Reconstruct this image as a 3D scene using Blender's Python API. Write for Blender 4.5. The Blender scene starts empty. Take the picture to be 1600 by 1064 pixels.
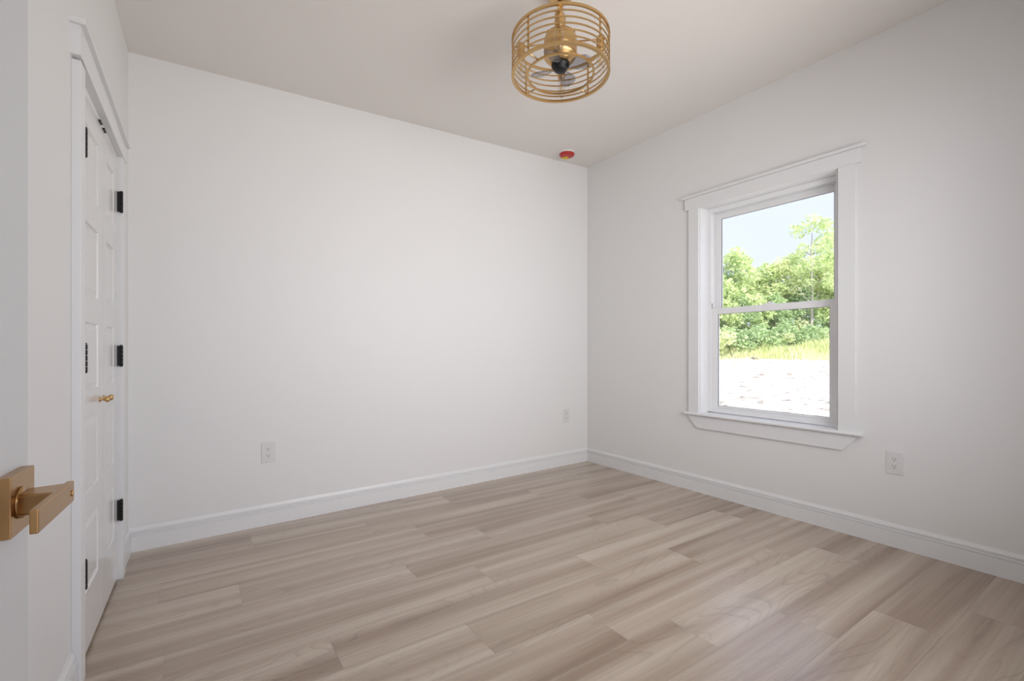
import bpy, bmesh, math, random
from mathutils import Vector, Matrix
C = bpy.context.scene.collection
SC = bpy.context.scene

# ------------------------------------------------------------------ camera, world, sun, lights
FPX = 700.0
TH = math.atan(981.0 / FPX)                       # angle from the view axis to the +X wall direction
EYE = Vector((0.0, 0.0, 1.09))
FWD = Vector((math.cos(TH), math.sin(TH), 0)).normalized()
RGT = Vector((math.sin(TH), -math.cos(TH), 0)).normalized()
cam = bpy.data.cameras.new('camera'); cam.sensor_width = 36.0; cam.lens = FPX / 1600 * 36.0
cam.shift_y = 14.8 / 1600; cam.clip_start = 0.01; cam.clip_end = 300
co = bpy.data.objects.new('camera', cam); C.objects.link(co)
co.matrix_world = Matrix.Translation(EYE) @ Matrix((RGT, Vector((0, 0, 1)), -FWD)).transposed().to_4x4()
SC.camera = co

SC.view_settings.view_transform = 'Standard'; SC.view_settings.look = 'None'
SC.view_settings.gamma = 1; SC.view_settings.use_curve_mapping = False
SC.view_settings.exposure = 0.11

w = bpy.data.worlds.new('sky'); SC.world = w; w.use_nodes = True
bg = w.node_tree.nodes['Background']; bg.inputs[0].default_value = (0.87, 0.94, 1.27, 1); bg.inputs[1].default_value = 1.0

def light(name, kind, loc, rot, energy, color=(1, 1, 1), **kw):
    l = bpy.data.lights.new(name, kind); l.energy = energy; l.color = color
    for k, v in kw.items(): setattr(l, k, v)
    o = bpy.data.objects.new(name, l); C.objects.link(o); o.location = loc; o.rotation_euler = rot
    return o
sun = light('sun', 'SUN', (0, 0, 20), (0, 0, 0), 6.0, (1.0, 0.95, 0.86), angle=0.01)
sun.rotation_euler = Vector((0.25, 0.50, -0.83)).to_track_quat('-Z', 'Y').to_euler()
# added fill light in the unseen hall behind the open doorway
light('hall_fill_light', 'AREA', (0.35, -1.3, 1.95), (math.radians(90), 0, 0), 7, (0.78, 0.89, 1.0), shape='RECTANGLE', size=1.7, size_y=1.2)
# added fill lights just outside an invented opening in the wall behind the viewer
WD = (math.radians(90), 0, 0)
light('front_fill_light', 'AREA', (1.75, -0.125, 1.39), WD, 12.5, (1.0, 0.992, 0.975), shape='RECTANGLE', size=1.6, size_y=1.55)
light('front_fill_light', 'AREA', (1.20, -0.130, 1.62), WD, 10.0, (1.0, 0.985, 0.955), shape='RECTANGLE', size=0.8, size_y=1.05, spread=math.radians(120))
light('front_fill_light', 'AREA', (2.20, -0.130, 1.50), WD, 7.0, (1.0, 0.985, 0.955), shape='RECTANGLE', size=0.7, size_y=1.3, spread=math.radians(120))
# skylight portal at the window
p = light('window_portal', 'AREA', (3.42, 1.505, 1.4), (0, math.radians(90), 0), 1, shape='RECTANGLE', size=1.6, size_y=0.95)
p.data.cycles.is_portal = True

# ------------------------------------------------------------------ materials
def mat(name, col, rough=0.5, metal=0.0, spec=0.5, build=None):
    m = bpy.data.materials.new(name); m.use_nodes = True
    nt = m.node_tree; b = nt.nodes['Principled BSDF']
    b.inputs['Base Color'].default_value = (*col, 1); b.inputs['Roughness'].default_value = rough
    b.inputs['Metallic'].default_value = metal; b.inputs['Specular IOR Level'].default_value = spec
    if build: build(nt, b)
    return m
def nd(nt, t, **kw):
    n = nt.nodes.new(t)
    for k, v in kw.items():
        if k in n.inputs.keys(): n.inputs[k].default_value = v
        else: setattr(n, k, v)
    return n
def bump(scale, strength, dist=0.002, detail=3.0):
    def f(nt, b):
        tc = nd(nt, 'ShaderNodeTexCoord'); n = nd(nt, 'ShaderNodeTexNoise', Scale=scale, Detail=detail)
        nt.links.new(tc.outputs['Object'], n.inputs['Vector'])
        bp = nd(nt, 'ShaderNodeBump', Strength=strength, Distance=dist)
        nt.links.new(n.outputs['Fac'], bp.inputs['Height']); nt.links.new(bp.outputs['Normal'], b.inputs['Normal'])
    return f
M = {}
M['wall'] = mat('wall_paint', (0.80, 0.793, 0.782), 0.55, build=bump(70, 0.12))
M['ceil'] = mat('ceiling_paint', (0.80, 0.765, 0.735), 0.8, build=bump(60, 0.15))
M['trim'] = mat('trim_paint', (0.80, 0.80, 0.80), 0.34, build=bump(9, 0.01))
M['door'] = mat('door_paint', (0.77, 0.765, 0.755), 0.16, build=bump(30, 0.03))
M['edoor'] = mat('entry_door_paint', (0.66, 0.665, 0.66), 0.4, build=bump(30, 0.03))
M['vinyl'] = mat('window_vinyl', (0.86, 0.86, 0.86), 0.35, build=bump(15, 0.02))
M['black'] = mat('black_metal', (0.012, 0.012, 0.013), 0.45, 0.3, build=bump(200, 0.05))
M['brass'] = mat('satin_brass', (0.43, 0.258, 0.112), 0.30, 1.0, build=bump(300, 0.03, 0.0005))
M['gold'] = mat('brushed_gold', (0.64, 0.43, 0.20), 0.34, 1.0, build=bump(250, 0.04, 0.0005))
M['plate'] = mat('outlet_plastic', (0.74, 0.735, 0.725), 0.35, build=bump(40, 0.02))
M['slot'] = mat('outlet_slot', (0.02, 0.02, 0.02), 0.6, build=bump(40, 0.02))
M['white'] = mat('white_plastic', (0.8, 0.8, 0.79), 0.4, build=bump(40, 0.02))
M['red'] = mat('red_plastic', (0.48, 0.022, 0.02), 0.3, build=bump(60, 0.05))
M['yellow'] = mat('yellow_label', (0.75, 0.52, 0.03), 0.5, build=bump(60, 0.02))
M['filament'] = mat('amber_filament', (0.85, 0.50, 0.12), 0.4, build=bump(60, 0.02))
M['seal'] = mat('glazing_rubber', (0.16, 0.165, 0.16), 0.6, build=bump(60, 0.02))

def glass_mat(name, tint, gloss, rough=0.02):
    m = bpy.data.materials.new(name); m.use_nodes = True; nt = m.node_tree
    nt.nodes.remove(nt.nodes['Principled BSDF']); out = nt.nodes['Material Output']
    t = nd(nt, 'ShaderNodeBsdfTransparent'); t.inputs[0].default_value = (*tint, 1)
    g = nd(nt, 'ShaderNodeBsdfGlossy', Roughness=rough); g.inputs[0].default_value = (1, 1, 1, 1)
    fr = nd(nt, 'ShaderNodeLayerWeight', Blend=0.5); po = nd(nt, 'ShaderNodeMath', operation='POWER'); po.inputs[1].default_value = 4.0
    ma = nd(nt, 'ShaderNodeMath', operation='MULTIPLY_ADD'); ma.inputs[1].default_value = gloss; ma.inputs[2].default_value = 0.035
    nt.links.new(fr.outputs['Facing'], po.inputs[0]); nt.links.new(po.outputs[0], ma.inputs[0])
    mx = nd(nt, 'ShaderNodeMixShader'); nt.links.new(ma.outputs[0], mx.inputs[0])
    nt.links.new(t.outputs[0], mx.inputs[1]); nt.links.new(g.outputs[0], mx.inputs[2])
    nt.links.new(mx.outputs[0], out.inputs['Surface'])
    return m
M['glass'] = glass_mat('window_glass', (0.985, 0.995, 0.99), 0.8)
M['bulb'] = glass_mat('bulb_glass', (0.93, 0.925, 0.91), 1.0, 0.03)
M['blade'] = glass_mat('smoked_clear_plastic', (0.70, 0.705, 0.74), 0.5, 0.12)

def floor_build(nt, b):
    L = nt.links.new
    uv = nd(nt, 'ShaderNodeUVMap', uv_map='plank')             # metres along / across the plank, shifted per plank
    at = nd(nt, 'ShaderNodeAttribute', attribute_name='tone', attribute_type='GEOMETRY')
    def noise(sx, sy, detail, dist=0.0, rough=0.5):
        mp = nd(nt, 'ShaderNodeMapping'); mp.inputs['Scale'].default_value = (sx, sy, 1)
        L(uv.outputs[0], mp.inputs['Vector'])
        n = nd(nt, 'ShaderNodeTexNoise', Scale=1.0, Detail=detail, Distortion=dist, Roughness=rough)
        L(mp.outputs[0], n.inputs['Vector']); return n.outputs['Fac']
    bands = noise(0.5, 11, 1.5)                                # wide tone bands along the board
    streak = noise(1.4, 70, 4, 0.3)                            # fine streaks
    # cathedral grain: rings of a stretched noise field
    base = noise(0.8, 5.5, 1.0, 0.5)
    mul = nd(nt, 'ShaderNodeMath', operation='MULTIPLY'); mul.inputs[1].default_value = 26; L(base, mul.inputs[0])
    fr = nd(nt, 'ShaderNodeMath', operation='FRACT'); L(mul.outputs[0], fr.inputs[0])
    gr = nd(nt, 'ShaderNodeValToRGB'); gr.color_ramp.elements[0].position = 0.0; gr.color_ramp.elements[0].color = (0, 0, 0, 1)
    gr.color_ramp.elements[1].position = 0.30; gr.color_ramp.elements[1].color = (1, 1, 1, 1)
    L(fr.outputs[0], gr.inputs[0])
    cr = nd(nt, 'ShaderNodeValToRGB'); e = cr.color_ramp.elements
    e[0].position = 0.30; e[0].color = (0.300, 0.208, 0.140, 1)
    e[1].position = 0.72; e[1].color = (0.570, 0.472, 0.375, 1)
    m1 = e.new(0.5); m1.color = (0.440, 0.342, 0.257, 1)
    add = nd(nt, 'ShaderNodeMath', operation='ADD'); L(bands, add.inputs[0]); L(at.outputs['Fac'], add.inputs[1])
    L(add.outputs[0], cr.inputs[0])
    mx = nd(nt, 'ShaderNodeMix', data_type='RGBA', blend_type='MULTIPLY'); mx.inputs['Factor'].default_value = 0.30
    rs = nd(nt, 'ShaderNodeMapRange'); rs.inputs['From Min'].default_value = 0.3; rs.inputs['From Max'].default_value = 0.62
    rs.inputs['To Min'].default_value = 0.55; rs.inputs['To Max'].default_value = 1.0; L(streak, rs.inputs['Value'])
    L(cr.outputs[0], mx.inputs['A']); L(rs.outputs[0], mx.inputs['B'])
    mx2 = nd(nt, 'ShaderNodeMix', data_type='RGBA', blend_type='MULTIPLY')
    g2 = nd(nt, 'ShaderNodeMapRange'); g2.inputs['To Min'].default_value = 0.62; g2.inputs['To Max'].default_value = 1.0; L(gr.outputs[0], g2.inputs['Value'])
    gm = noise(0.9, 3.2, 0.5)
    gm2 = nd(nt, 'ShaderNodeMapRange'); gm2.inputs['From Min'].default_value = 0.42; gm2.inputs['From Max'].default_value = 0.62
    gm2.inputs['To Min'].default_value = 0.05; gm2.inputs['To Max'].default_value = 0.52; L(gm, gm2.inputs['Value'])
    L(gm2.outputs[0], mx2.inputs['Factor'])
    L(mx.outputs['Result'], mx2.inputs['A']); L(g2.outputs[0], mx2.inputs['B'])
    L(mx2.outputs['Result'], b.inputs['Base Color'])
    b.inputs['Coat Weight'].default_value = 0.6; b.inputs['Coat Roughness'].default_value = 0.24
    bp = nd(nt, 'ShaderNodeBump', Strength=0.10, Distance=0.001); L(streak, bp.inputs['Height']); L(bp.outputs[0], b.inputs['Normal'])
M['floor'] = mat('vinyl_plank', (0.4, 0.3, 0.22), 0.27, spec=0.7, build=floor_build)

def sand_build(nt, b):
    L = nt.links.new
    tc = nd(nt, 'ShaderNodeTexCoord')
    a = nd(nt, 'ShaderNodeTexNoise', Scale=0.6, Detail=6.0); L(tc.outputs['Object'], a.inputs['Vector'])
    s = nd(nt, 'ShaderNodeTexNoise', Scale=3.2, Detail=7.0, Roughness=0.7); L(tc.outputs['Object'], s.inputs['Vector'])
    r1 = nd(nt, 'ShaderNodeValToRGB'); r1.color_ramp.elements[0].color = (0.52, 0.48, 0.43, 1); r1.color_ramp.elements[1].color = (0.69, 0.66, 0.61, 1)
    r1.color_ramp.elements[0].position = 0.3; r1.color_ramp.elements[1].position = 0.55
    L(a.outputs['Fac'], r1.inputs[0])
    r2 = nd(nt, 'ShaderNodeValToRGB'); r2.color_ramp.elements[0].position = 0.37; r2.color_ramp.elements[1].position = 0.485
    r2.color_ramp.elements[0].color = (0.24, 0.205, 0.185, 1); r2.color_ramp.elements[1].color = (1, 1, 1, 1)
    L(s.outputs['Fac'], r2.inputs[0])
    mx = nd(nt, 'ShaderNodeMix', data_type='RGBA', blend_type='MULTIPLY'); mx.inputs['Factor'].default_value = 0.9
    L(r1.outputs[0], mx.inputs['A']); L(r2.outputs[0], mx.inputs['B']); L(mx.outputs['Result'], b.inputs['Base Color'])
M['sand'] = mat('pale_sand', (0.8, 0.76, 0.7), 0.95, spec=0.1, build=sand_build)

def leaf_mat(name, c1, c2, scale=1.6):
    m = bpy.data.materials.new(name); m.use_nodes = True; nt = m.node_tree; L = nt.links.new
    nt.nodes.remove(nt.nodes['Principled BSDF']); out = nt.nodes['Material Output']
    tc = nd(nt, 'ShaderNodeTexCoord'); n = nd(nt, 'ShaderNodeTexNoise', Scale=scale, Detail=4.0); L(tc.outputs['Object'], n.inputs['Vector'])
    r = nd(nt, 'ShaderNodeValToRGB'); r.color_ramp.elements[0].position = 0.36; r.color_ramp.elements[1].position = 0.64
    r.color_ramp.elements[0].color = (*c1, 1); r.color_ramp.elements[1].color = (*c2, 1); L(n.outputs['Fac'], r.inputs[0])
    d = nd(nt, 'ShaderNodeBsdfDiffuse'); t = nd(nt, 'ShaderNodeBsdfTranslucent')
    L(r.outputs[0], d.inputs[0]); L(r.outputs[0], t.inputs[0])
    mx = nd(nt, 'ShaderNodeMixShader'); mx.inputs[0].default_value = 0.42; L(d.outputs[0], mx.inputs[1]); L(t.outputs[0], mx.inputs[2])
    L(mx.outputs[0], out.inputs['Surface']); return m
M['leaf_a'] = leaf_mat('spring_leaves', (0.58, 0.69, 0.36), (0.86, 0.94, 0.56))
M['leaf_b'] = leaf_mat('green_leaves', (0.45, 0.58, 0.35), (0.72, 0.85, 0.5))
M['leaf_c'] = leaf_mat('yellow_leaves', (0.68, 0.75, 0.42), (0.93, 0.95, 0.65))
M['grassy'] = leaf_mat('tall_grass_blades', (0.78, 0.83, 0.46), (0.94, 0.95, 0.68), 0.5)
M['bark'] = mat('pale_bark', (0.50, 0.46, 0.42), 0.9, build=bump(20, 0.5, 0.02))
M['clod'] = mat('dirt_clod', (0.36, 0.31, 0.27), 0.95, build=bump(12, 0.5, 0.02))

# ------------------------------------------------------------------ mesh helpers
def wloc(o):
    v = Vector((0, 0, 0))
    while o: v += o.location; o = o.parent
    return v
class MB:
    def __init__(s): s.bm = bmesh.new()
    def face(s, pts, mi=0, smooth=False):
        f = s.bm.faces.new([s.bm.verts.new(p) for p in pts]); f.material_index = mi; f.smooth = smooth; return f
    def hexa(s, a, b, mi=0, T=None):
        """prism between two equal-length rings"""
        T = T or (lambda p: p)
        va = [s.bm.verts.new(T(p)) for p in a]; vb = [s.bm.verts.new(T(p)) for p in b]; n = len(a); fs = []
        fs.append(s.bm.faces.new(va[::-1])); fs.append(s.bm.faces.new(vb))
        for i in range(n): fs.append(s.bm.faces.new((va[i], va[(i + 1) % n], vb[(i + 1) % n], vb[i])))
        for f in fs: f.material_index = mi
        return fs
    def box(s, x0, x1, y0, y1, z0, z1, mi=0, T=None, bev=0.0):
        if x0 > x1: x0, x1 = x1, x0
        if y0 > y1: y0, y1 = y1, y0
        if z0 > z1: z0, z1 = z1, z0
        fs = s.hexa([(x0, y0, z0), (x1, y0, z0), (x1, y1, z0), (x0, y1, z0)], [(x0, y0, z1), (x1, y0, z1), (x1, y1, z1), (x0, y1, z1)], mi, T)
        if bev:
            ed = {e for f in fs for e in f.edges}
            bmesh.ops.bevel(s.bm, geom=list(ed), offset=bev, segments=2, affect='EDGES', profile=0.5)
    def tube(s, pts, r, n=10, mi=0, closed=False, cap=True):
        pts = [Vector(p) for p in pts]; N = len(pts); rings = []
        rr = r if isinstance(r, (list, tuple)) else [r] * N
        up = None
        for i, p in enumerate(pts):
            a = pts[(i - 1) % N] if (closed or i > 0) else p; b = pts[(i + 1) % N] if (closed or i < N - 1) else p
            t = (b - a).normalized()
            if up is None:
                up = Vector((0, 0, 1)) if abs(t.z) < 0.9 else Vector((1, 0, 0))
            u = t.cross(up).normalized(); v = u.cross(t).normalized(); up = v
            rings.append([s.bm.verts.new(p + (u * math.cos(k * 2 * math.pi / n) + v * math.sin(k * 2 * math.pi / n)) * rr[i]) for k in range(n)])
        for i in range(N if closed else N - 1):
            A, B = rings[i], rings[(i + 1) % N]
            for k in range(n):
                f = s.bm.faces.new((A[k], A[(k + 1) % n], B[(k + 1) % n], B[k])); f.smooth = True; f.material_index = mi
        if cap and not closed:
            s.bm.faces.new(rings[0]).material_index = mi; s.bm.faces.new(rings[-1]).material_index = mi
    def lathe(s, prof, c, n=32, mi=0, axis='Z', smooth=True, T=None):
        """prof: (radius, height) list; axis Z at centre c, or a custom frame T(x,y,z)"""
        T = T or (lambda x, y, z: (c[0] + x, c[1] + y, c[2] + z))
        rings = []
        for r, h in prof:
            if r < 1e-6: rings.append([s.bm.verts.new(T(0, 0, h))])
            else: rings.append([s.bm.verts.new(T(r * math.cos(k * 2 * math.pi / n), r * math.sin(k * 2 * math.pi / n), h)) for k in range(n)])
        for A, B in zip(rings, rings[1:]):
            for k in range(n):
                q = [A[k % len(A)], A[(k + 1) % len(A)], B[(k + 1) % len(B)], B[k % len(B)]]
                q2 = []
                for v in q:
                    if v not in q2: q2.append(v)
                if len(q2) > 2:
                    f = s.bm.faces.new(q2); f.smooth = smooth; f.material_index = mi
        for R in (rings[0], rings[-1]):
            if len(R) > 1: s.bm.faces.new(R).material_index = mi
    def ring(s, c, R, w, h, n=72, mi=0):
        """flat hoop of rectangular section, outer radius R, radial width w, height h, centre c"""
        sec = [(R - w, -h / 2), (R, -h / 2), (R, h / 2), (R - w, h / 2)]; rs = []
        for k in range(n):
            a = k * 2 * math.pi / n
            rs.append([s.bm.verts.new((c[0] + r * math.cos(a), c[1] + r * math.sin(a), c[2] + z)) for r, z in sec])
        for k in range(n):
            A, B = rs[k], rs[(k + 1) % n]
            for j in range(4):
                f = s.bm.faces.new((A[j], B[j], B[(j + 1) % 4], A[(j + 1) % 4])); f.material_index = mi
    def build(s, name, mats, parent=None, loc=None, recalc=True):
        if recalc: bmesh.ops.recalc_face_normals(s.bm, faces=s.bm.faces)
        me = bpy.data.meshes.new(name); o = bpy.data.objects.new(name, me); C.objects.link(o)
        off = Vector((0, 0, 0))
        if parent: o.parent = parent; off = wloc(parent)
        elif loc is not None: o.location = loc; off = Vector(loc)
        for v in s.bm.verts: v.co -= off
        s.bm.to_mesh(me); s.bm.free()
        for m in (mats if isinstance(mats, (list, tuple)) else [mats]): me.materials.append(m)
        return o
def tag(o, label, cat, group=None, kind=None):
    o['label'] = label; o['category'] = cat
    if group: o['group'] = group
    if kind: o['kind'] = kind
    return o
def thing(name, loc, label, cat, group=None, kind=None):
    o = bpy.data.objects.new(name, None); C.objects.link(o); o.location = loc; o.empty_display_size = 0.1
    return tag(o, label, cat, group, kind)
def copy_tree(o, parent=None):
    c = o.copy(); C.objects.link(c)
    if parent: c.parent = parent
    for ch in list(o.children): copy_tree(ch, c)
    return c

# ------------------------------------------------------------------ room numbers (metres)
XR, YB, YF = 3.169, 3.165, 0.03                      # right wall, back wall, front wall (inner faces)
XL, KL = -0.281, -0.0285                             # left wall at the back corner and its slight skew
def zc(x): return 2.6963 + 0.0547 * (x + 0.281)      # ceiling underside
TL = Vector((KL, -1, 0)).normalized(); NL = Vector((-TL.y, TL.x, 0))   # along the left wall towards the viewer / into the room
def LW(p):                                           # left wall frame: (along, out of wall, up) -> world
    u, n, z = p
    return Vector((XL, YB, 0)) + TL * u + NL * n + Vector((0, 0, z))
S = 'structure'

# ------------------------------------------------------------------ floor
W_PL, L_PL, SK = 0.212, 1.235, -0.042
JOINT = {-5: 1.3, -4: 0.9, -3: 2.64, -2: 2.324, -1: 1.985, 0: 1.568, 1: 1.333, 2: 2.12, 3: 1.655, 4: 1.155, 5: 2.11, 6: 1.41, 7: 1.117, 8: 0.885, 9: 1.51, 10: 1.24, 11: 0.6}
def build_floor():
    random.seed(11)
    bm = bmesh.new(); uvl = bm.loops.layers.uv.new('plank'); tl = bm.faces.layers.float.new('tone')
    X0, X1 = -1.5, 3.40
    def yk(k, x): return 0.893 + W_PL * k + SK * (x - 1.55)
    dark = {(-3, 1): -0.12, (-2, 1): -0.13, (-1, 1): -0.02, (0, 1): 0.06, (0, 2): -0.08, (1, 1): 0.02, (1, 0): -0.02, (-1, 0): 0.0, (-2, 0): 0.05, (-3, 0): 0.04, (3, 1): 0.07, (3, 2): -0.09, (3, 0): -0.03, (2, 1): 0.0, (2, 0): 0.03, (4, 2): -0.09, (4, 1): 0.02, (5, 1): -0.04, (9, 1): -0.08, (7, 1): -0.06, (8, 1): -0.05}
    for k in range(-19, 12):
        j = JOINT.get(k, random.uniform(0, 1.2))
        n0 = math.floor((X0 - j) / L_PL)
        for n in range(n0, n0 + 6):
            a, b = max(X0, j + n * L_PL), min(X1, j + (n + 1) * L_PL)
            if b - a < 0.01: continue
            g = 0.0004
            pts = [(a + g, yk(k, a) + g), (b - g, yk(k, b) + g), (b - g, yk(k + 1, b) - g), (a + g, yk(k + 1, a) - g)]
            f = bm.faces.new([bm.verts.new((x, y, 0)) for x, y in pts])
            ox, oy = random.uniform(0, 80), random.uniform(0, 80)
            # n counted so that key 1 = the board starting at the listed joint
            f[tl] = dark.get((k, n + 1), random.uniform(-0.04, 0.045))
            for lp in f.loops:
                lp[uvl].uv = (lp.vert.co.x + ox, lp.vert.co.y - yk(k, lp.vert.co.x) + oy)
    # slab below the boards: dark joints
    for z, rev in ((-0.0012, False), (-0.12, True)):
        q = [(X0, -3.1, z), (X1, -3.1, z), (X1, 3.35, z), (X0, 3.35, z)]
        f = bm.faces.new([bm.verts.new(p) for p in (q[::-1] if rev else q)]); f[tl] = -0.25
        for lp in f.loops: lp[uvl].uv = (lp.vert.co.x, lp.vert.co.y)
    me = bpy.data.meshes.new('floor'); bm.to_mesh(me); bm.free(); me.materials.append(M['floor'])
    o = bpy.data.objects.new('floor', me); C.objects.link(o)
    tag(o, 'pale oak plank floor running the length of the empty room', 'floor', kind=S)
build_floor()

# ------------------------------------------------------------------ walls and ceiling
b = MB()
b.hexa([(-1.5, -3.1, zc(-1.5)), (3.5, -3.1, zc(3.5)), (3.5, 3.45, zc(3.5)), (-1.5, 3.45, zc(-1.5))],
       [(-1.5, -3.1, 3.05), (3.5, -3.1, 3.05), (3.5, 3.45, 3.05), (-1.5, 3.45, 3.05)])
tag(b.build('ceiling', M['ceil']), 'plain warm white ceiling above the fan', 'ceiling', kind=S)
b = MB()
b.hexa([(-0.6, YB, -0.05), (XR + 0.2, YB, -0.05), (XR + 0.2, YB, zc(XR + 0.2) + 0.03), (-0.6, YB, zc(-0.6) + 0.03)],
       [(-0.6, YB + 0.14, -0.05), (XR + 0.2, YB + 0.14, -0.05), (XR + 0.2, YB + 0.14, zc(XR + 0.2) + 0.03), (-0.6, YB + 0.14, zc(-0.6) + 0.03)])
tag(b.build('wall_back', M['wall']), 'bare white wall facing the viewer, two outlets low on it', 'wall', kind=S)
# right wall with the window opening
WY0, WY1, WZ0, WZ1, WT = 1.060, 1.962, 0.600, 2.185, 0.20
b = MB(); ZT = zc(XR) + 0.02
b.box(XR, XR + WT, -0.1, WY0, -0.05, ZT); b.box(XR, XR + WT, WY1, YB, -0.05, ZT)
b.box(XR, XR + WT, WY0, WY1, -0.05, WZ0); b.box(XR, XR + WT, WY0, WY1, WZ1, ZT)
tag(b.build('wall_right', M['wall']), 'white wall holding the single window', 'wall', kind=S)
# left wall with the closet recess
CU0, CU1, CZ = 0.350, 1.123, 2.012                    # closet opening: along-wall range, head height
b = MB()
b.box(0, CU0, -0.24, 0, -0.05, 2.74, T=LW); b.box(CU1, 3.14, -0.24, 0, -0.05, 2.74, T=LW)
b.box(CU0, CU1, -0.24, 0, CZ, 2.74, T=LW); b.box(CU0, CU1, -0.24, -0.14, -0.05, CZ, T=LW)
tag(b.build('wall_left', M['wall']), 'white wall around the closet doors', 'wall', kind=S)
DX0, DX1, DZ = -0.235, 0.58, 2.05                     # doorway the picture is taken from
b = MB()
b.box(-0.5, DX0, YF - 0.12, YF, -0.05, 2.74); b.box(DX0, DX1, YF - 0.12, YF, DZ, 2.76)
b.box(DX1, 0.95, YF - 0.12, YF, -0.05, 2.80); b.box(2.55, XR, YF - 0.12, YF, -0.05, 2.85); b.box(0.95, 2.55, YF - 0.12, YF, -0.05, 0.6); b.box(0.95, 2.55, YF - 0.12, YF, 2.18, 2.82)  # leaves an added, unseen window opening that lets the fill lights in
tag(b.build('wall_front', M['wall']), 'white wall with the doorway the room is seen from', 'wall', kind=S)

# ------------------------------------------------------------------ baseboards
BP = [(0, 0), (0.015, 0), (0.015, 0.082), (0.0095, 0.0835), (0.0095, 0.0880), (0.0145, 0.0890), (0.0145, 0.0965), (0.0050, 0.0980), (0.0050, 0.1035), (0.0100, 0.1045), (0.0100, 0.111), (0.0075, 0.116), (0.0045, 0.123), (0.003, 0.128), (0, 0.128)]
def base(bld, f, a, c):
    bld.hexa([f(a, n, z) for n, z in BP], [f(c, n, z) for n, z in BP])
b = MB(); base(b, lambda s, n, z: (s, YB - n, z), XL - 0.005, XR - 0.002); tag(b.build('baseboard_back', M['trim']), 'white moulded baseboard along the bare wall', 'baseboard', kind=S)
b = MB(); base(b, lambda s, n, z: (XR - n, s, z), YF + 0.001, YB - 0.002); tag(b.build('baseboard_right', M['trim']), 'white moulded baseboard under the window', 'baseboard', kind=S)
b = MB(); base(b, lambda s, n, z: LW((s, n, z)), 0.004, 0.282); base(b, lambda s, n, z: LW((s, n, z)), 1.187, 2.45)
tag(b.build('baseboard_left', M['trim']), 'white moulded baseboard either side of the closet casing', 'baseboard', kind=S)

# ------------------------------------------------------------------ closet casing and doors
tr = thing('trim_2', LW((0.74, 0, 0)), 'white flat casing with capped head around the closet doors', 'door casing', kind=S)
b = MB(); b.box(CU1, CU1 + 0.062, 0, 0.023, 0, 2.022, T=LW, bev=0.0015); b.build('side_casing', M['trim'], tr)
b = MB(); b.box(CU0 - 0.066, CU0, 0, 0.023, 0, 2.008, T=LW, bev=0.0015); b.build('side_casing', M['trim'], tr)
b = MB()
b.hexa([(CU0 - 0.075, 0, 2.004), (CU0 - 0.075, 0.026, 2.004), (CU0 - 0.075, 0.026, 2.082), (CU0 - 0.075, 0, 2.082)],
       [(CU1 + 0.080, 0, 2.030), (CU1 + 0.080, 0.026, 2.030), (CU1 + 0.080, 0.026, 2.125), (CU1 + 0.080, 0, 2.125)], T=LW)
b.build('head_casing', M['trim'], tr)
b = MB()
b.hexa([(CU0 - 0.085, 0, 2.082), (CU0 - 0.085, 0.040, 2.082), (CU0 - 0.085, 0.040, 2.098), (CU0 - 0.085, 0, 2.098)],
       [(CU1 + 0.092, 0, 2.125), (CU1 + 0.092, 0.040, 2.125), (CU1 + 0.092, 0.040, 2.141), (CU1 + 0.092, 0, 2.141)], T=LW)
b.build('head_cap', M['trim'], tr)
b = MB(); b.box(CU0, CU0 + 0.006, -0.139, 0.0, 0.0, CZ - 0.001, T=LW); b.box(CU1 - 0.006, CU1, -0.139, 0.0, 0.0, CZ - 0.001, T=LW); b.box(CU0, CU1, -0.139, 0.0, CZ - 0.014, CZ, T=LW)
b.build('jamb', M['trim'], tr)
for u in (0.682, 0.762):
    b = MB(); b.box(u - 0.020, u + 0.020, -0.020, 0.009, CZ - 0.0195, CZ - 0.0125, T=LW, bev=0.001); o = b.build('ball_catch', M['black'], tr); o['label'] = 'small black ball catch under the head'

PZ = [(0.225, 0.478), (0.575, 0.840), (0.943, 1.190), (1.289, 1.550), (1.650, 1.896)]
def panel_leaf(bld, T, u0, u1, z0, z1, n0, n1, st, both=False):
    """door leaf between n0 (back) and n1 (face): flat stiles and rails, panels sunk and raised again"""
    d = 0.007
    bld.box(u0, u1, n0, n1 - d, z0, z1, T=T)
    bld.box(u0, u0 + st, n1 - d, n1, z0, z1, T=T); bld.box(u1 - st, u1, n1 - d, n1, z0, z1, T=T)
    zs = [z0] + [q for pz in PZ for q in pz] + [z1]
    for i in range(0, len(zs), 2): bld.box(u0 + st, u1 - st, n1 - d, n1, zs[i], zs[i + 1], T=T)
    for a, c in PZ:
        m, k = 0.004, 0.026
        A = [(u0 + st + m, n1 - d, a + m), (u1 - st - m, n1 - d, a + m), (u1 - st - m, n1 - d, c - m), (u0 + st + m, n1 - d, c - m)]
        B = [(u0 + st + k, n1 - 0.001, a + k), (u1 - st - k, n1 - 0.001, a + k), (u1 - st - k, n1 - 0.001, c - k), (u0 + st + k, n1 - 0.001, c - k)]
        bld.hexa(A, B, T=T)
        # sloped sticking around the panel
        O = [(u0 + st, n1, a), (u1 - st, n1, a), (u1 - st, n1, c), (u0 + st, n1, c)]
        for i in range(4):
            bld.face([T(O[i]), T(O[(i + 1) % 4]), T(A[(i + 1) % 4]), T(A[i])])
FACE = 0.002
SEAM = 0.698
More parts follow.
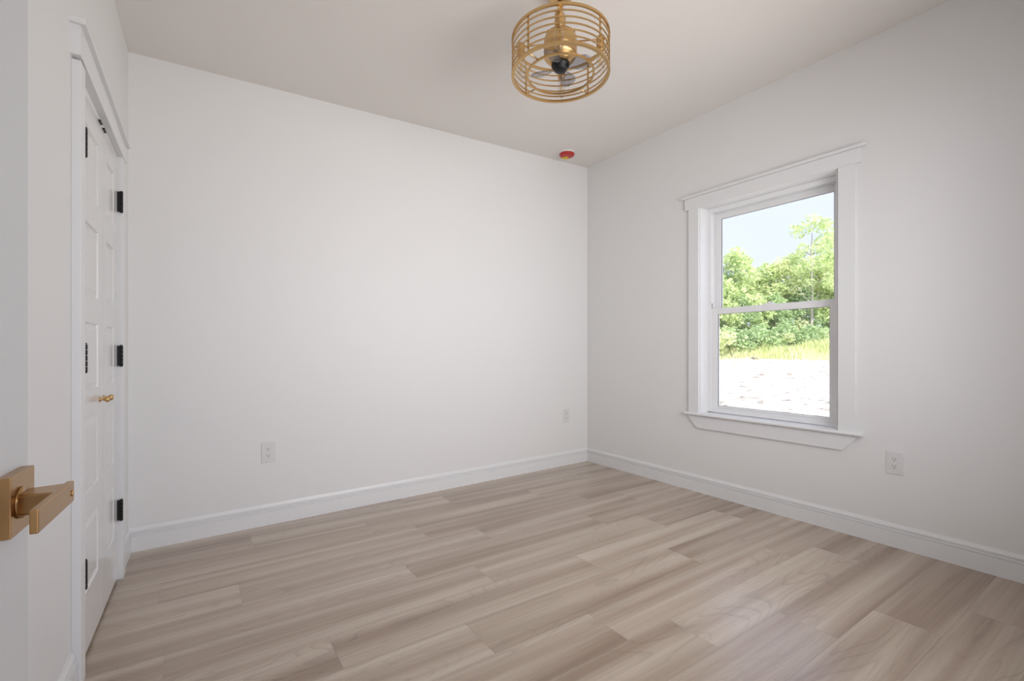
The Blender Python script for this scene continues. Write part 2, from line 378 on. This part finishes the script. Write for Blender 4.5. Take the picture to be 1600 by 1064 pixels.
def hinge(parent, u, T, n=0.0175):
    for z in (0.284, 1.015, 1.744):
        b = MB()
        for q in range(5):
            c = T((u, n, z + q * 0.019))
            b.lathe([(0.0, 0), (0.0064, 0.0006), (0.0064, 0.0178), (0.0, 0.0184)], c, n=12)
        c = T((u, n, z + 0.095)); b.lathe([(0.0055, 0), (0.0055, 0.003), (0.0, 0.005)], c, n=12)
        c = T((u, n, z - 0.004)); b.lathe([(0.0, 0), (0.0055, 0.001), (0.0055, 0.005)], c, n=12)
        b.box(u - 0.003, u + 0.003, 0.002, n, z, z + 0.095, T=T)
        o = b.build('hinge', M['black'], parent); o['label'] = 'black butt hinge'
def knob(parent, u, z, T):
    b = MB()
    o0 = T((u, FACE, z)); ax = NL; e1 = TL; e2 = Vector((0, 0, 1))
    f = lambda x, y, h: o0 + e1 * x + e2 * y + ax * h
    b.lathe([(0.0, 0), (0.0105, 0.0), (0.0105, 0.002), (0.007, 0.004), (0.0048, 0.007), (0.0048, 0.0125), (0.008, 0.015), (0.0118, 0.020), (0.0122, 0.024), (0.0105, 0.029), (0.005, 0.0315), (0.0, 0.032)], None, n=24, T=f)
    o = b.build('knob', M['gold'], parent); o['label'] = 'round brass knob'
d1 = MB(); panel_leaf(d1, LW, SEAM + 0.0015, CU1 - 0.008, 0.014, CZ - 0.017, -0.033, FACE, 0.085)
d1 = d1.build('door_1', M['door'], loc=LW((CU1 - 0.008, 0, 0.014))); tag(d1, 'white five-panel closet door leaf beside the entry door', 'door', kind=S)
d2 = MB(); panel_leaf(d2, LW, CU0 + 0.008, SEAM - 0.0015, 0.014, CZ - 0.017, -0.033, FACE, 0.085)
d2 = d2.build('door_2', M['door'], loc=LW((CU0 + 0.008, 0, 0.014))); tag(d2, 'white five-panel closet door leaf next to the room corner', 'door', kind=S)
hinge(d1, CU1 - 0.027, LW); hinge(d2, CU0 + 0.008, LW)
knob(d1, SEAM + 0.062, 0.893, LW); knob(d2, SEAM - 0.018, 0.893, LW)

# ------------------------------------------------------------------ entry door (open) with lever handle
AD = math.atan(430.0 / 700)
DD = FWD * math.cos(AD) - RGT * math.sin(AD); ND = FWD * math.sin(AD) + RGT * math.cos(AD)     # along the leaf / out of its face
def ED(p): s, n, z = p; return DD * s + ND * n + Vector((0, 0, z))
NF = -0.2214
d3 = MB(); panel_leaf(d3, ED, 0.030, 0.7897, 0.012, 2.035, NF - 0.035, NF, 0.115)
d3 = d3.build('door_3', M['edoor'], loc=ED((0.03, NF, 0.012))); tag(d3, 'white entry door standing open with a square brass lever set', 'door', kind=S)
HZ = 0.917
b = MB(); b.box(0.7005, 0.7675, NF, NF + 0.012, HZ - 0.0335, HZ + 0.0335, T=ED, bev=0.0008); rose = b.build('rose_plate', M['brass'], d3); rose['label'] = 'square satin brass backplate'
b = MB()
# neck: round at the plate, squared and flaring to meet the lever
def sec(n, hw, hh, rd, sc):
    pts = []
    for cx, cz, a0 in ((1, 1, 0), (-1, 1, 90), (-1, -1, 180), (1, -1, 270)):
        for k in range(5):
            a = math.radians(a0 + k * 22.5); pts.append((sc + cx * (hw - rd) + rd * math.cos(a), n, HZ + cz * (hh - rd) + rd * math.sin(a)))
    return [ED(q) for q in pts]
ls = [sec(NF + 0.0145, 0.0165, 0.0118, 0.0035, 0.7265), sec(NF + 0.018, 0.0170, 0.0118, 0.003, 0.7262), sec(-0.1770, 0.0212, 0.0120, 0.002, 0.7242)]
rs = [[b.bm.verts.new(q) for q in r] for r in ls]
for A, B in zip(rs, rs[1:]):
    for k in range(20): b.bm.faces.new((A[k], A[(k + 1) % 20], B[(k + 1) % 20], B[k]))
b.bm.faces.new(rs[0]); b.bm.faces.new(rs[-1])
cc = ED((0.7265, NF + 0.0115, HZ)); b.lathe([(0.0, 0.0), (0.0178, 0.0), (0.0178, 0.003), (0.0, 0.003)], None, n=32, T=lambda x, y, h: cc + DD * x + Vector((0, 0, y)) + ND * h)
b.build('lever_neck', M['brass'], d3)
b = MB(); b.box(0.6355, 0.7522, -0.1775, -0.1705, HZ - 0.0125, HZ + 0.0125, T=ED, bev=0.0012); lv = b.build('lever', M['brass'], d3)
b = MB(); c0 = Vector(ED((0.7440, -0.1705, HZ - 0.001)))
b.lathe([(0.0036, 0.0), (0.0036, 0.0009), (0.0024, 0.0012), (0.0, 0.0004)], None, n=16, T=lambda x, y, h: c0 + DD * x + Vector((0, 0, y)) + ND * h)
b.build('privacy_pin', M['gold'], lv)

# ------------------------------------------------------------------ window
wn = thing('window_1', (XR + 0.14, 1.508, 0.600), 'white single-hung window looking out on trees and sand', 'window', kind=S)
FY0, FY1, FZ0, FZ1 = 1.066, 1.956, 0.614, 2.179
X_ = XR
def rect_frame(bld, x0, x1, y0, y1, z0, z1, wl, wr, wb, wt, bev=0.0):
    bld.box(x0, x1, y0, y0 + wl, z0, z1, bev=bev); bld.box(x0, x1, y1 - wr, y1, z0, z1, bev=bev)
    bld.box(x0, x1, y0 + wl, y1 - wr, z0, z0 + wb, bev=bev); bld.box(x0, x1, y0 + wl, y1 - wr, z1 - wt, z1, bev=bev)
b = MB()
rect_frame(b, X_ + 0.100, X_ + 0.195, FY0, FY1, FZ0, FZ1, 0.022, 0.022, 0.012, 0.022)
rect_frame(b, X_ + 0.100, X_ + 0.106, FY0 + 0.022, FY1 - 0.022, FZ0 + 0.012, FZ1 - 0.022, 0.009, 0.009, 0.004, 0.012)
rect_frame(b, X_ + 0.138, X_ + 0.147, FY0 + 0.022, FY1 - 0.022, FZ0 + 0.012, FZ1 - 0.022, 0.010, 0.010, 0.004, 0.012)
b.build('frame', M['vinyl'], wn)
b = MB(); rect_frame(b, X_ + 0.150, X_ + 0.180, FY0 + 0.022, FY1 - 0.022, 1.372, FZ1 - 0.022, 0.0405, 0.058, 0.040, 0.056, bev=0.002)
us = b.build('upper_sash', M['vinyl'], wn)
b = MB(); b.box(X_ + 0.163, X_ + 0.167, FY0 + 0.060, FY1 - 0.075, 1.41, FZ1 - 0.075); b.build('pane', M['glass'], us)
b = MB(); rect_frame(b, X_ + 0.107, X_ + 0.137, FY0 + 0.024, FY1 - 0.024, FZ0 + 0.013, 1.410, 0.0475, 0.052, 0.036, 0.046, bev=0.002)
b.box(X_ + 0.101, X_ + 0.107, 1.16, 1.86, 0.652, 0.660, bev=0.001)                     # lift rail
lsash = b.build('lower_sash', M['vinyl'], wn)
for par, xx, y0_, y1_, z0_, z1_ in ((us, X_ + 0.156, FY0 + 0.0625, FY1 - 0.080, 1.412, FZ1 - 0.078), (lsash, X_ + 0.113, FY0 + 0.0715, FY1 - 0.076, 0.663, 1.364)):
    b = MB(); rect_frame(b, xx, xx + 0.007, y0_, y1_, z0_, z1_, 0.003, 0.003, 0.002, 0.002); o = b.build('glazing_seal', M['seal'], par); o['label'] = 'thin dark glazing seal'
b = MB(); b.box(X_ + 0.120, X_ + 0.124, FY0 + 0.068, FY1 - 0.072, 0.655, 1.368); b.build('pane', M['glass'], lsash)
b = MB(); b.box(X_ + 0.110, X_ + 0.135, 1.475, 1.545, 1.4095, 1.417, bev=0.002)
b.lathe([(0.013, 0.0), (0.013, 0.010), (0.009, 0.014), (0.0, 0.014)], (X_ + 0.122, 1.508, 1.415), n=20); b.box(X_ + 0.112, X_ + 0.124, 1.480, 1.510, 1.417, 1.424, bev=0.002)
b.build('sash_lock', M['vinyl'], lsash)
for y in (FY0 + 0.030, FY1 - 0.030):
    b = MB(); b.box(X_ + 0.1062, X_ + 0.1105, y - 0.003, y + 0.003, 1.412, 1.452); o = b.build('balance_slot', M['slot'], wn); o['label'] = 'short dark slot in the side track'

t1 = thing('trim_1', (XR, 1.508, 0.49), 'white craftsman casing, sill and apron around the window', 'window casing', kind=S)
CT = 0.018
b = MB(); b.box(XR - CT, XR, 0.9645, 1.052, 0.606, 2.180, bev=0.001); b.build('side_casing', M['trim'], t1)
b = MB(); b.box(XR - CT, XR, 1.962, 2.047, 0.606, 2.180, bev=0.001); b.build('side_casing', M['trim'], t1)
b = MB(); b.box(XR - CT - 0.002, XR, 0.9405, 2.078, 2.180, 2.266, bev=0.001); b.build('head_casing', M['trim'], t1)
b = MB(); b.box(XR - 0.036, XR, 0.912, 2.100, 2.2665, 2.284, bev=0.0015); b.build('head_cap', M['trim'], t1)
b = MB()
noseN = [(-0.034, 0.588), (-0.040, 0.592), (-0.042, 0.598), (-0.040, 0.604), (-0.034, 0.608)]
sp = [(0.0, 0.588)] + noseN + [(0.0, 0.608)]
b.hexa([(XR + x, 0.928, z) for x, z in sp], [(XR + x, 2.076, z) for x, z in sp])
b.box(XR, XR + 0.10, WY0 + 0.0005, WY1 - 0.0005, 0.598, 0.608)
b.build('stool', M['trim'], t1)
b = MB()
ap = [(0.950, 0.587), (2.062, 0.587), (1.975, 0.493), (1.030, 0.493)]
b.hexa([(XR, y, z) for y, z in ap], [(XR - CT, y, z) for y, z in ap]); b.build('apron', M['trim'], t1)
b = MB(); b.box(XR - 0.002, XR + 0.10, WY0, WY0 + 0.006, 0.608, WZ1); b.box(XR - 0.002, XR + 0.10, WY1 - 0.006, WY1, 0.608, WZ1); b.box(XR - 0.002, XR + 0.10, WY0, WY1, WZ1 - 0.006, WZ1)
b.build('jamb', M['trim'], t1)

# ------------------------------------------------------------------ outlets
def outlet(c, e, n, label, group):
    """c centre on the wall, e horizontal direction along the wall, n out of the wall"""
    c, e, n, up = Vector(c), Vector(e), Vector(n), Vector((0, 0, 1))
    T = lambda p: c + e * p[0] + n * p[1] + up * p[2]
    r = thing('wall_outlet', c - up * 0.0635, label, 'outlet', group)
    b = MB(); b.hexa([(-0.039, 0, -0.0635), (0.039, 0, -0.0635), (0.039, 0, 0.0635), (-0.039, 0, 0.0635)], [(-0.036, 0.0055, -0.0605), (0.036, 0.0055, -0.0605), (0.036, 0.0055, 0.0605), (-0.036, 0.0055, 0.0605)], T=T)
    b.build('cover_plate', M['plate'], r)
    for s in (-1, 1):
        z0 = s * 0.0205; b = MB()
        pts = []
        for k in range(24):
            a = k * 2 * math.pi / 24; x = 0.0172 * math.cos(a); z = max(-0.0142, min(0.0142, 0.0172 * math.sin(a))); pts.append((x, z))
        b.hexa([(x, 0.0050, z0 + z) for x, z in pts], [(x, 0.0072, z0 + z) for x, z in pts], T=T)
        for x, hh in ((-0.0063, 0.0040), (0.0063, 0.0033)): b.box(x - 0.0012, x + 0.0012, 0.0068, 0.0074, z0 + 0.0045 - hh, z0 + 0.0045 + hh, mi=1, T=T)
        b.lathe([(0.0027, 0.0068), (0.0027, 0.0074), (0, 0.0074)], None, n=12, mi=1, T=lambda x, y, h: T((x, h, z0 - 0.0068 + y)))
        b.build('receptacle', [M['plate'], M['slot']], r)
    b = MB(); b.lathe([(0.0032, 0.005), (0.0030, 0.0064), (0, 0.0068)], None, n=14, T=lambda x, y, h: T((x, h, y))); b.build('screw', M['white'], r)
    return r
outlet((0.386, YB, 0.4505), (1, 0, 0), (0, -1, 0), 'white duplex outlet on the bare wall nearer the closet doors', 'wall outlets')
outlet((2.8915, YB, 0.4665), (1, 0, 0), (0, -1, 0), 'white duplex outlet on the bare wall close to the window wall corner', 'wall outlets')
outlet((XR, 0.7895, 0.464), (0, -1, 0), (-1, 0, 0), 'white duplex outlet on the window wall below and beside the sill', 'wall outlets')

# ------------------------------------------------------------------ smoke detector
SX, SY = 2.735, 2.985
sd = thing('smoke_detector', (SX, SY, zc(SX)), 'round smoke detector on the ceiling in a red dust cover', 'smoke detector')
Z = zc(SX) + 0.001
b = MB(); b.lathe([(0.0, 0.002), (0.072, 0.002), (0.073, -0.010), (0.069, -0.016), (0.0, -0.016)], (SX, SY, Z), n=40); b.build('base', M['white'], sd)
b = MB(); b.lathe([(0.067, -0.012), (0.068, -0.022), (0.064, -0.031), (0.054, -0.035), (0.0, -0.036)], (SX, SY, Z), n=40); cv = b.build('dust_cover', M['red'], sd); cv['label'] = 'red plastic dust cover'
b = MB()
vd = Vector((FWD.x, FWD.y, 0)).normalized(); a0 = math.atan2(vd.y, vd.x) + 0.25
pts = [(0.0, 0.0)] + [(0.060 * math.cos(a0 + t), 0.060 * math.sin(a0 + t)) for t in (-0.7, -0.45, -0.2, 0, 0.2, 0.45, 0.7)]
b.hexa([(SX + x, SY + y, Z - 0.0345) for x, y in pts], [(SX + x, SY + y, Z - 0.0372) for x, y in pts]); b.build('warning_label', M['yellow'], cv)

# ------------------------------------------------------------------ ceiling fan in a round cage
FXc, FYc = 1.415, 1.590
FZ = zc(FXc)
fan = thing('ceiling_fan', (FXc, FYc, FZ), 'gold drum-cage ceiling fan with clear bulbs hanging from the ceiling', 'ceiling fan')
fc = Vector((FXc, FYc, 0))
def fp(rad, deg, z):                                   # deg 0 = to the right of the view, 90 = away from it
    a = math.radians(deg); return fc + RGT * (rad * math.cos(a)) + FWD * (rad * math.sin(a)) + Vector((0, 0, z))
b = MB(); b.lathe([(0.0, 0.004), (0.066, 0.004), (0.066, -0.012), (0.058, -0.034), (0.040, -0.047), (0.020, -0.052), (0.0, -0.052)], (FXc, FYc, FZ), n=40); b.build('canopy', M['gold'], fan)
b = MB(); b.lathe([(0.0, 2.615), (0.0115, 2.615), (0.0115, FZ - 0.045), (0.0, FZ - 0.045)], (FXc, FYc, 0), n=20); b.build('downrod', M['gold'], fan)
b = MB(); b.lathe([(0.0, 2.600), (0.030, 2.600), (0.027, 2.612), (0.025, 2.650), (0.027, 2.655), (0.021, 2.672), (0.014, 2.676), (0.0, 2.676)], (FXc, FYc, 0), n=28); b.build('coupling', M['gold'], fan)
b = MB(); b.lathe([(0.0, 2.444), (0.050, 2.444), (0.054, 2.452), (0.070, 2.466), (0.0775, 2.476), (0.0775, 2.494), (0.0765, 2.495), (0.0765, 2.499), (0.0775, 2.500), (0.0775, 2.554), (0.070, 2.574), (0.052, 2.585), (0.0, 2.588)], (FXc, FYc, 0), n=48)
mh = b.build('motor_housing', M['gold'], fan)
for k in range(6):
    b = MB(); c = fp(0.0690, 30 + k * 60, 2.572); b.lathe([(0.0, -0.003), (0.005, -0.003), (0.005, 0.003), (0.0, 0.003)], c, n=10)
    b.build('housing_screw', M['black'], mh)
b = MB(); b.lathe([(0.0, 2.404), (0.018, 2.405), (0.028, 2.409), (0.034, 2.416), (0.034, 2.426), (0.042, 2.429), (0.042, 2.445), (0.0, 2.445)], (FXc, FYc, 0), n=36); o = b.build('hub', M['black'], fan); o['label'] = 'black blade hub'
for k in range(4):
    b = MB(); a0 = 62 + k * 90
    rows = [(0.030, -12, 12, 0.004), (0.055, -20, 22, 0.007), (0.085, -20, 24, 0.009), (0.115, -17, 21, 0.010), (0.138, -11, 15, 0.009), (0.147, -4, 6, 0.006)]
    up = [[b.bm.verts.new(fp(r, a0 + s, 2.420 + dz + 0.0011)) for s, dz in ((lo, h), ((lo * 2 + hi) / 3, h / 3), ((lo + 2 * hi) / 3, -h / 3), (hi, -h))] for r, lo, hi, h in rows]
    dn = [[b.bm.verts.new(v.co - Vector((0, 0, 0.0022))) for v in row] for row in up]
    for i in range(5):
        for j in range(3):
            f = b.bm.faces.new((up[i][j], up[i][j + 1], up[i + 1][j + 1], up[i + 1][j])); f.smooth = True
            f = b.bm.faces.new((dn[i][j], dn[i + 1][j], dn[i + 1][j + 1], dn[i][j + 1])); f.smooth = True
        for j in (0, 3): b.bm.faces.new((up[i][j], up[i + 1][j], dn[i + 1][j], dn[i][j]))
    for i in (0, 5):
        for j in range(3): b.bm.faces.new((up[i][j], up[i][j + 1], dn[i][j + 1], dn[i][j]))
    o = b.build('blade', M['blade'], fan); o['label'] = 'clear smoked plastic fan blade'
# cage
ZL, ZU, RO = 2.388, 2.552, 0.231
b = MB(); b.ring((FXc, FYc, ZU), RO, 0.009, 0.011); cg = b.build('cage_top_hoop', M['gold'], fan)
b = MB(); b.ring((FXc, FYc, ZL), RO, 0.014, 0.010); lo = b.build('cage_bottom_hoop', M['gold'], fan)
for k in range(1, 6):
    b = MB(); z = ZL + (ZU - ZL) * k / 6
    b.ring((FXc, FYc, z), RO - 0.001, 0.0045, 0.0055); b.build('cage_hoop', M['gold'], fan)
b = MB(); b.ring((FXc, FYc, ZL), 0.160, 0.009, 0.008); b.build('cage_inner_hoop', M['gold'], fan)
for a in (45, 135, 225, 315):
    b = MB()
    p0, p1 = fp(RO - 0.009, a, ZL), fp(RO - 0.009, a, ZU)
    t = (fp(1, a + 90, 0) - fc); r_ = (fp(1, a, 0) - fc)
    sq = lambda c: [c + t * 0.0045 + r_ * 0.002, c - t * 0.0045 + r_ * 0.002, c - t * 0.0045 - r_ * 0.002, c + t * 0.0045 - r_ * 0.002]
    b.hexa(sq(p0), sq(p1)); b.build('cage_post', M['gold'], fan)
    b = MB(); b.tube([fp(0.154, a, ZL), fp(RO - 0.006, a, ZL)], 0.0038, 8); b.build('cage_spoke', M['gold'], fan)
for a in (-8, 82, 172, 262):
    RS = 0.186
    b = MB(); b.tube([fp(0.060, a, 2.540), fp(RO - 0.003, a, 2.540)], 0.0036, 8); b.build('arm', M['gold'], fan)
    c = fp(RS, a, 0)
    b = MB(); b.lathe([(0.0, 2.482), (0.0165, 2.482), (0.0185, 2.486), (0.0185, 2.545), (0.0165, 2.551), (0.0, 2.553)], (c.x, c.y, 0), n=24); so = b.build('lamp_socket', M['gold'], fan)
    b = MB(); b.lathe([(0.012, 2.486), (0.0135, 2.472), (0.019, 2.452), (0.0215, 2.430), (0.0205, 2.408), (0.015, 2.392), (0.007, 2.385), (0.0, 2.384)], (c.x, c.y, 0), n=24)
    for s in (-1, 1):
        q = [Vector((c.x, c.y, 2.480)) + RGT * s * 0.002, Vector((c.x, c.y, 2.455)) + RGT * s * 0.004, Vector((c.x, c.y, 2.412)) + RGT * s * 0.008, Vector((c.x, c.y, 2.450)) + FWD * s * 0.007]
        b.tube(q, 0.0011, 5, mi=1)
    b.build('bulb', [M['bulb'], M['filament']], so)

# ------------------------------------------------------------------ outdoors
random.seed(5)
def gz(x):
    if x < 29: return -0.35 + 0.0325 * (x - 3.4)
    if x < 34: return 0.482 + 0.11 * (x - 29)
    return 1.03
from mathutils import noise as mn
def gzn(x, y): return gz(x) + 0.05 * mn.noise(Vector((x * 0.9, y * 0.9, 0))) + 0.03 * mn.noise(Vector((x * 2.3, y * 2.3, 3)))
b = MB()
xs = [3.38 + i * 0.42 for i in range(75)] + [36, 40, 48, 60, 80]; ys = [-26 + j * 0.8 for j in range(85)]
g = [[b.bm.verts.new((x, y, gzn(x, y))) for y in ys] for x in xs]
for i in range(len(xs) - 1):
    for j in range(len(ys) - 1):
        f = b.bm.faces.new((g[i][j], g[i + 1][j], g[i + 1][j + 1], g[i][j + 1])); f.smooth = True
tag(b.build('ground', M['sand'], recalc=True), 'pale sandy cleared lot outside the window', 'ground', kind=S)

def at(u, dep):                                        # ground position seen in picture column u at that depth
    v = FWD * dep + RGT * (dep * (u - 800) / FPX); return v.x, v.y
# tall grass along the edge of the lot
b = MB()
for k in range(26000):
    y = random.uniform(-2, 32); x = 29.0 + 4.2 * random.random() ** 0.8 + 0.5 * mn.noise(Vector((y * 0.35, 7.7, 0)))
    if k % 11 == 0: x = 29.2 - random.expovariate(0.9)
    dens = mn.noise(Vector((x * 0.5, y * 0.5, 1.3)))
    if x < 28.9 and dens < 0.12: continue
    if dens < -0.5: continue
    h = random.uniform(0.35, 0.95) * (1 + 0.6 * dens) * max(0.4, 0.6 + 0.10 * (x - 28.5)); a = random.uniform(0, 6.28); wd = random.uniform(0.012, 0.03)
    z = gzn(x, y) - 0.03; lx, ly = math.cos(a) * h * 0.35, math.sin(a) * h * 0.35
    px, py = -math.sin(a) * wd, math.cos(a) * wd
    b.bm.faces.new([b.bm.verts.new(p) for p in ((x - px, y - py, z), (x + px, y + py, z), (x + px * .8 + lx * .4, y + py * .8 + ly * .4, z + h * .6), (x + lx, y + ly, z + h), (x - px * .8 + lx * .4, y - py * .8 + ly * .4, z + h * .6))])
tag(b.build('tall_grass', M['grassy'], recalc=False), 'tall yellow-green grass at the foot of the trees', 'grass', kind='stuff')

def crown(name, m, blobs, n, size, seed):
    """leaf cloud around blobs (x, y, z, r) in a tree of unit height 1 .. scaled later"""
    rnd = random.Random(seed); bm = bmesh.new()
    tot = sum(r * r for *_, r in blobs)
    for x, y, z, r in blobs:
        for _ in range(int(n * r * r / tot)):
            d = Vector((rnd.gauss(0, 1), rnd.gauss(0, 1), rnd.gauss(0, 1))).normalized()
            c = Vector((x, y, z)) + Vector((d.x, d.y, d.z * 0.8)) * r * (0.45 + 0.6 * rnd.random() ** 0.6)
            e1 = Vector((rnd.gauss(0, 1), rnd.gauss(0, 1), rnd.gauss(0, 0.7))).normalized(); e2 = e1.cross(Vector((rnd.gauss(0, 1), rnd.gauss(0, 1), rnd.gauss(0, 1)))).normalized()
            s = size * rnd.uniform(0.6, 1.3)
            bm.faces.new([bm.verts.new(c + q) for q in (-e1 * s, e2 * s * 0.55 - e1 * s * 0.1, e1 * s, -e2 * s * 0.55 - e1 * s * 0.1)])
    me = bpy.data.meshes.new(name); bm.to_mesh(me); bm.free(); me.materials.append(m); return me
def blobset(kind, seed):
    rnd = random.Random(seed); bl = []
    if kind == 'round':                                # leafy from near the ground, rounded top
        for k in range(26):
            t = rnd.random(); rad = 1.9 * math.sin(math.pi * (0.22 + 0.74 * t)) ; a = rnd.uniform(0, 6.28)
            bl.append((rad * math.cos(a) * rnd.random() ** .5, rad * math.sin(a) * rnd.random() ** .5, 0.9 + 5.6 * t, rnd.uniform(0.55, 1.0)))
        bl.append((0, 0, 6.9, 0.6))
    elif kind == 'tall':                               # bare pale stem, sparse tiers of foliage up high
        for k in range(40):
            t = rnd.random() ** 0.8; rad = 2.2 * (1.1 - t * 0.62); a = rnd.uniform(0, 6.28)
            bl.append((rad * math.cos(a) * rnd.uniform(.3, 1), rad * math.sin(a) * rnd.uniform(.3, 1), 4.4 + 5.0 * t, rnd.uniform(0.36, 0.74)))
        bl.append((0, 0, 9.6, 0.45))
    else:                                              # shrub
        for k in range(9):
            a = rnd.uniform(0, 6.28); q = rnd.random() ** .5
            bl.append((1.0 * q * math.cos(a), 1.0 * q * math.sin(a), rnd.uniform(0.35, 1.35), rnd.uniform(0.38, 0.6)))
    return bl
def trunk_mesh(name, h, r, seed, branches):
    rnd = random.Random(seed); b = MB()
    pts = [Vector((0.12 * mn.noise(Vector((i * .6, seed, 0))), 0.12 * mn.noise(Vector((i * .6, seed, 9))), h * i / 8 - (0.25 if i == 0 else 0))) for i in range(9)]
    b.tube(pts, [r * (1 - 0.85 * i / 8) for i in range(9)], 8)
    for k in range(branches):
        t = rnd.uniform(0.35, 0.9); p0 = pts[int(t * 8)]; a = rnd.uniform(0, 6.28); l = h * 0.2 * (1.2 - t)
        b.tube([p0, p0 + Vector((math.cos(a) * l * .5, math.sin(a) * l * .5, l * .25)), p0 + Vector((math.cos(a) * l, math.sin(a) * l, l * .7))], [r * .4, r * .25, r * .1], 6)
    o = b.build(name, M['bark']); me = o.data; bpy.data.objects.remove(o); return me
KINDS = {
    'round_a': (crown('foliage', M['leaf_a'], blobset('round', 1), 4200, 0.15, 1), trunk_mesh('trunk', 6.3, 0.11, 1, 9), 7.5),
    'round_b': (crown('foliage', M['leaf_b'], blobset('round', 2), 4200, 0.15, 2), trunk_mesh('trunk', 6.3, 0.10, 2, 9), 7.5),
    'round_c': (crown('foliage', M['leaf_c'], blobset('round', 3), 3600, 0.14, 3), trunk_mesh('trunk', 6.3, 0.09, 3, 9), 7.5),
    'tall': (crown('foliage', M['leaf_a'], blobset('tall', 4), 3400, 0.12, 4), trunk_mesh('trunk', 9.3, 0.12, 4, 12), 10.0),
    'shrub': (crown('foliage', M['leaf_b'], blobset('shrub', 6), 1500, 0.095, 6), trunk_mesh('trunk', 1.1, 0.035, 6, 6), 1.9),
    'shrub_y': (crown('foliage', M['leaf_c'], blobset('shrub', 7), 1500, 0.09, 7), trunk_mesh('trunk', 1.1, 0.035, 7, 6), 1.9),
}
def plant(name, kind, u, dep, vtop, label, cat, group, rz):
    fol, trk, h0 = KINDS[kind]
    x, y = at(u, dep); z = gzn(x, y)
    h = EYE.z + (546.8 - vtop) * dep / FPX - z; s = h / h0
    r = thing(name, (x, y, z), label, cat, group); r.rotation_euler = (0, 0, rz); r.scale = (s, s, s)
    for nm, me in (('foliage', fol), ('trunk', trk)):
        o = bpy.data.objects.new(nm, me); C.objects.link(o); o.parent = r
    return r
TG = 'trees beyond the sandy lot'
plant('tree', 'tall', 1268, 32.0, 332, 'tallest airy tree in the window, standing clear above the others', 'tree', TG, 0.4)
plant('tree', 'round_a', 1150, 33.5, 384, 'pointed bright green tree in the upper pane beside the sash edge nearer the corner', 'tree', TG, 1.2)
plant('tree', 'tall', 1308, 34.0, 352, 'slim sparse tree at the edge of the view next to the tallest tree', 'tree', TG, 2.6)
LB = {'round_a': 'bright green leafy tree in the row beyond the lot', 'round_b': 'deeper green leafy tree in the row beyond the lot', 'round_c': 'yellow-green leafy tree in the row beyond the lot'}
for i, (u, dep, vt, k) in enumerate([(1120, 34.5, 410, 'round_b'), (1176, 35, 420, 'round_c'), (1198, 34, 408, 'round_a'), (1222, 33.5, 398, 'round_c'), (1244, 35, 392, 'round_a'), (1284, 34.5, 404, 'round_c'),
                                     (1160, 32.5, 452, 'round_b'), (1212, 32.5, 455, 'round_b'), (1254, 32.5, 440, 'round_b'), (1300, 33, 430, 'round_a'), (1136, 32.3, 440, 'round_a'),
                                     (1085, 33.5, 400, 'round_a'), (1050, 34, 420, 'round_c'), (1335, 33.5, 405, 'round_b'), (1370, 34, 395, 'round_a'), (1410, 34, 415, 'round_c')]):
    plant('tree', k, u, dep, vt, LB[k], 'tree', TG, i * 1.7)
for i, (u, vt) in enumerate([(1124, 498), (1140, 508), (1157, 500), (1172, 510), (1186, 505), (1203, 496), (1219, 506), (1236, 500), (1252, 507), (1268, 503), (1284, 498), (1300, 505), (1090, 500), (1330, 500)]):
    y_ = i % 3 == 0
    plant('shrub', 'shrub_y' if y_ else 'shrub', u, 31.2 + 0.5 * (i % 2), vt, 'yellowish low shrub between the grass and the trees' if y_ else 'green low shrub between the grass and the trees', 'shrub', 'shrubs below the trees', i * 2.1)
for u, v, s in ((1179, 558, 0.30), (1191, 588, 0.10), (1234, 586, 0.11), (1206, 604, 0.07), (1181, 592, 0.10)):
    dep = 8.0
    for _ in range(60):
        x, y = at(u, dep); vv = 546.8 + FPX * (EYE.z - gzn(x, y)) / dep
        if vv < v: break
        dep += 0.35
    rnd = random.Random(u); bm = bmesh.new(); bmesh.ops.create_icosphere(bm, subdivisions=2, radius=s)
    for vtx in bm.verts: vtx.co *= 0.8 + 0.45 * mn.noise(vtx.co / s * 1.3 + Vector((u, 0, 0))); vtx.co.z *= 0.55
    me = bpy.data.meshes.new('dirt_clod'); bm.to_mesh(me); bm.free(); me.materials.append(M['clod'])
    o = bpy.data.objects.new('dirt_clod', me); C.objects.link(o); o.location = (x, y, gzn(x, y) + s * 0.15)
    tag(o, 'largest dark clod of dirt on the sand near the grass' if s > 0.2 else 'small dark clod of dirt lying on the pale sand', 'dirt clod', 'clods on the sand')
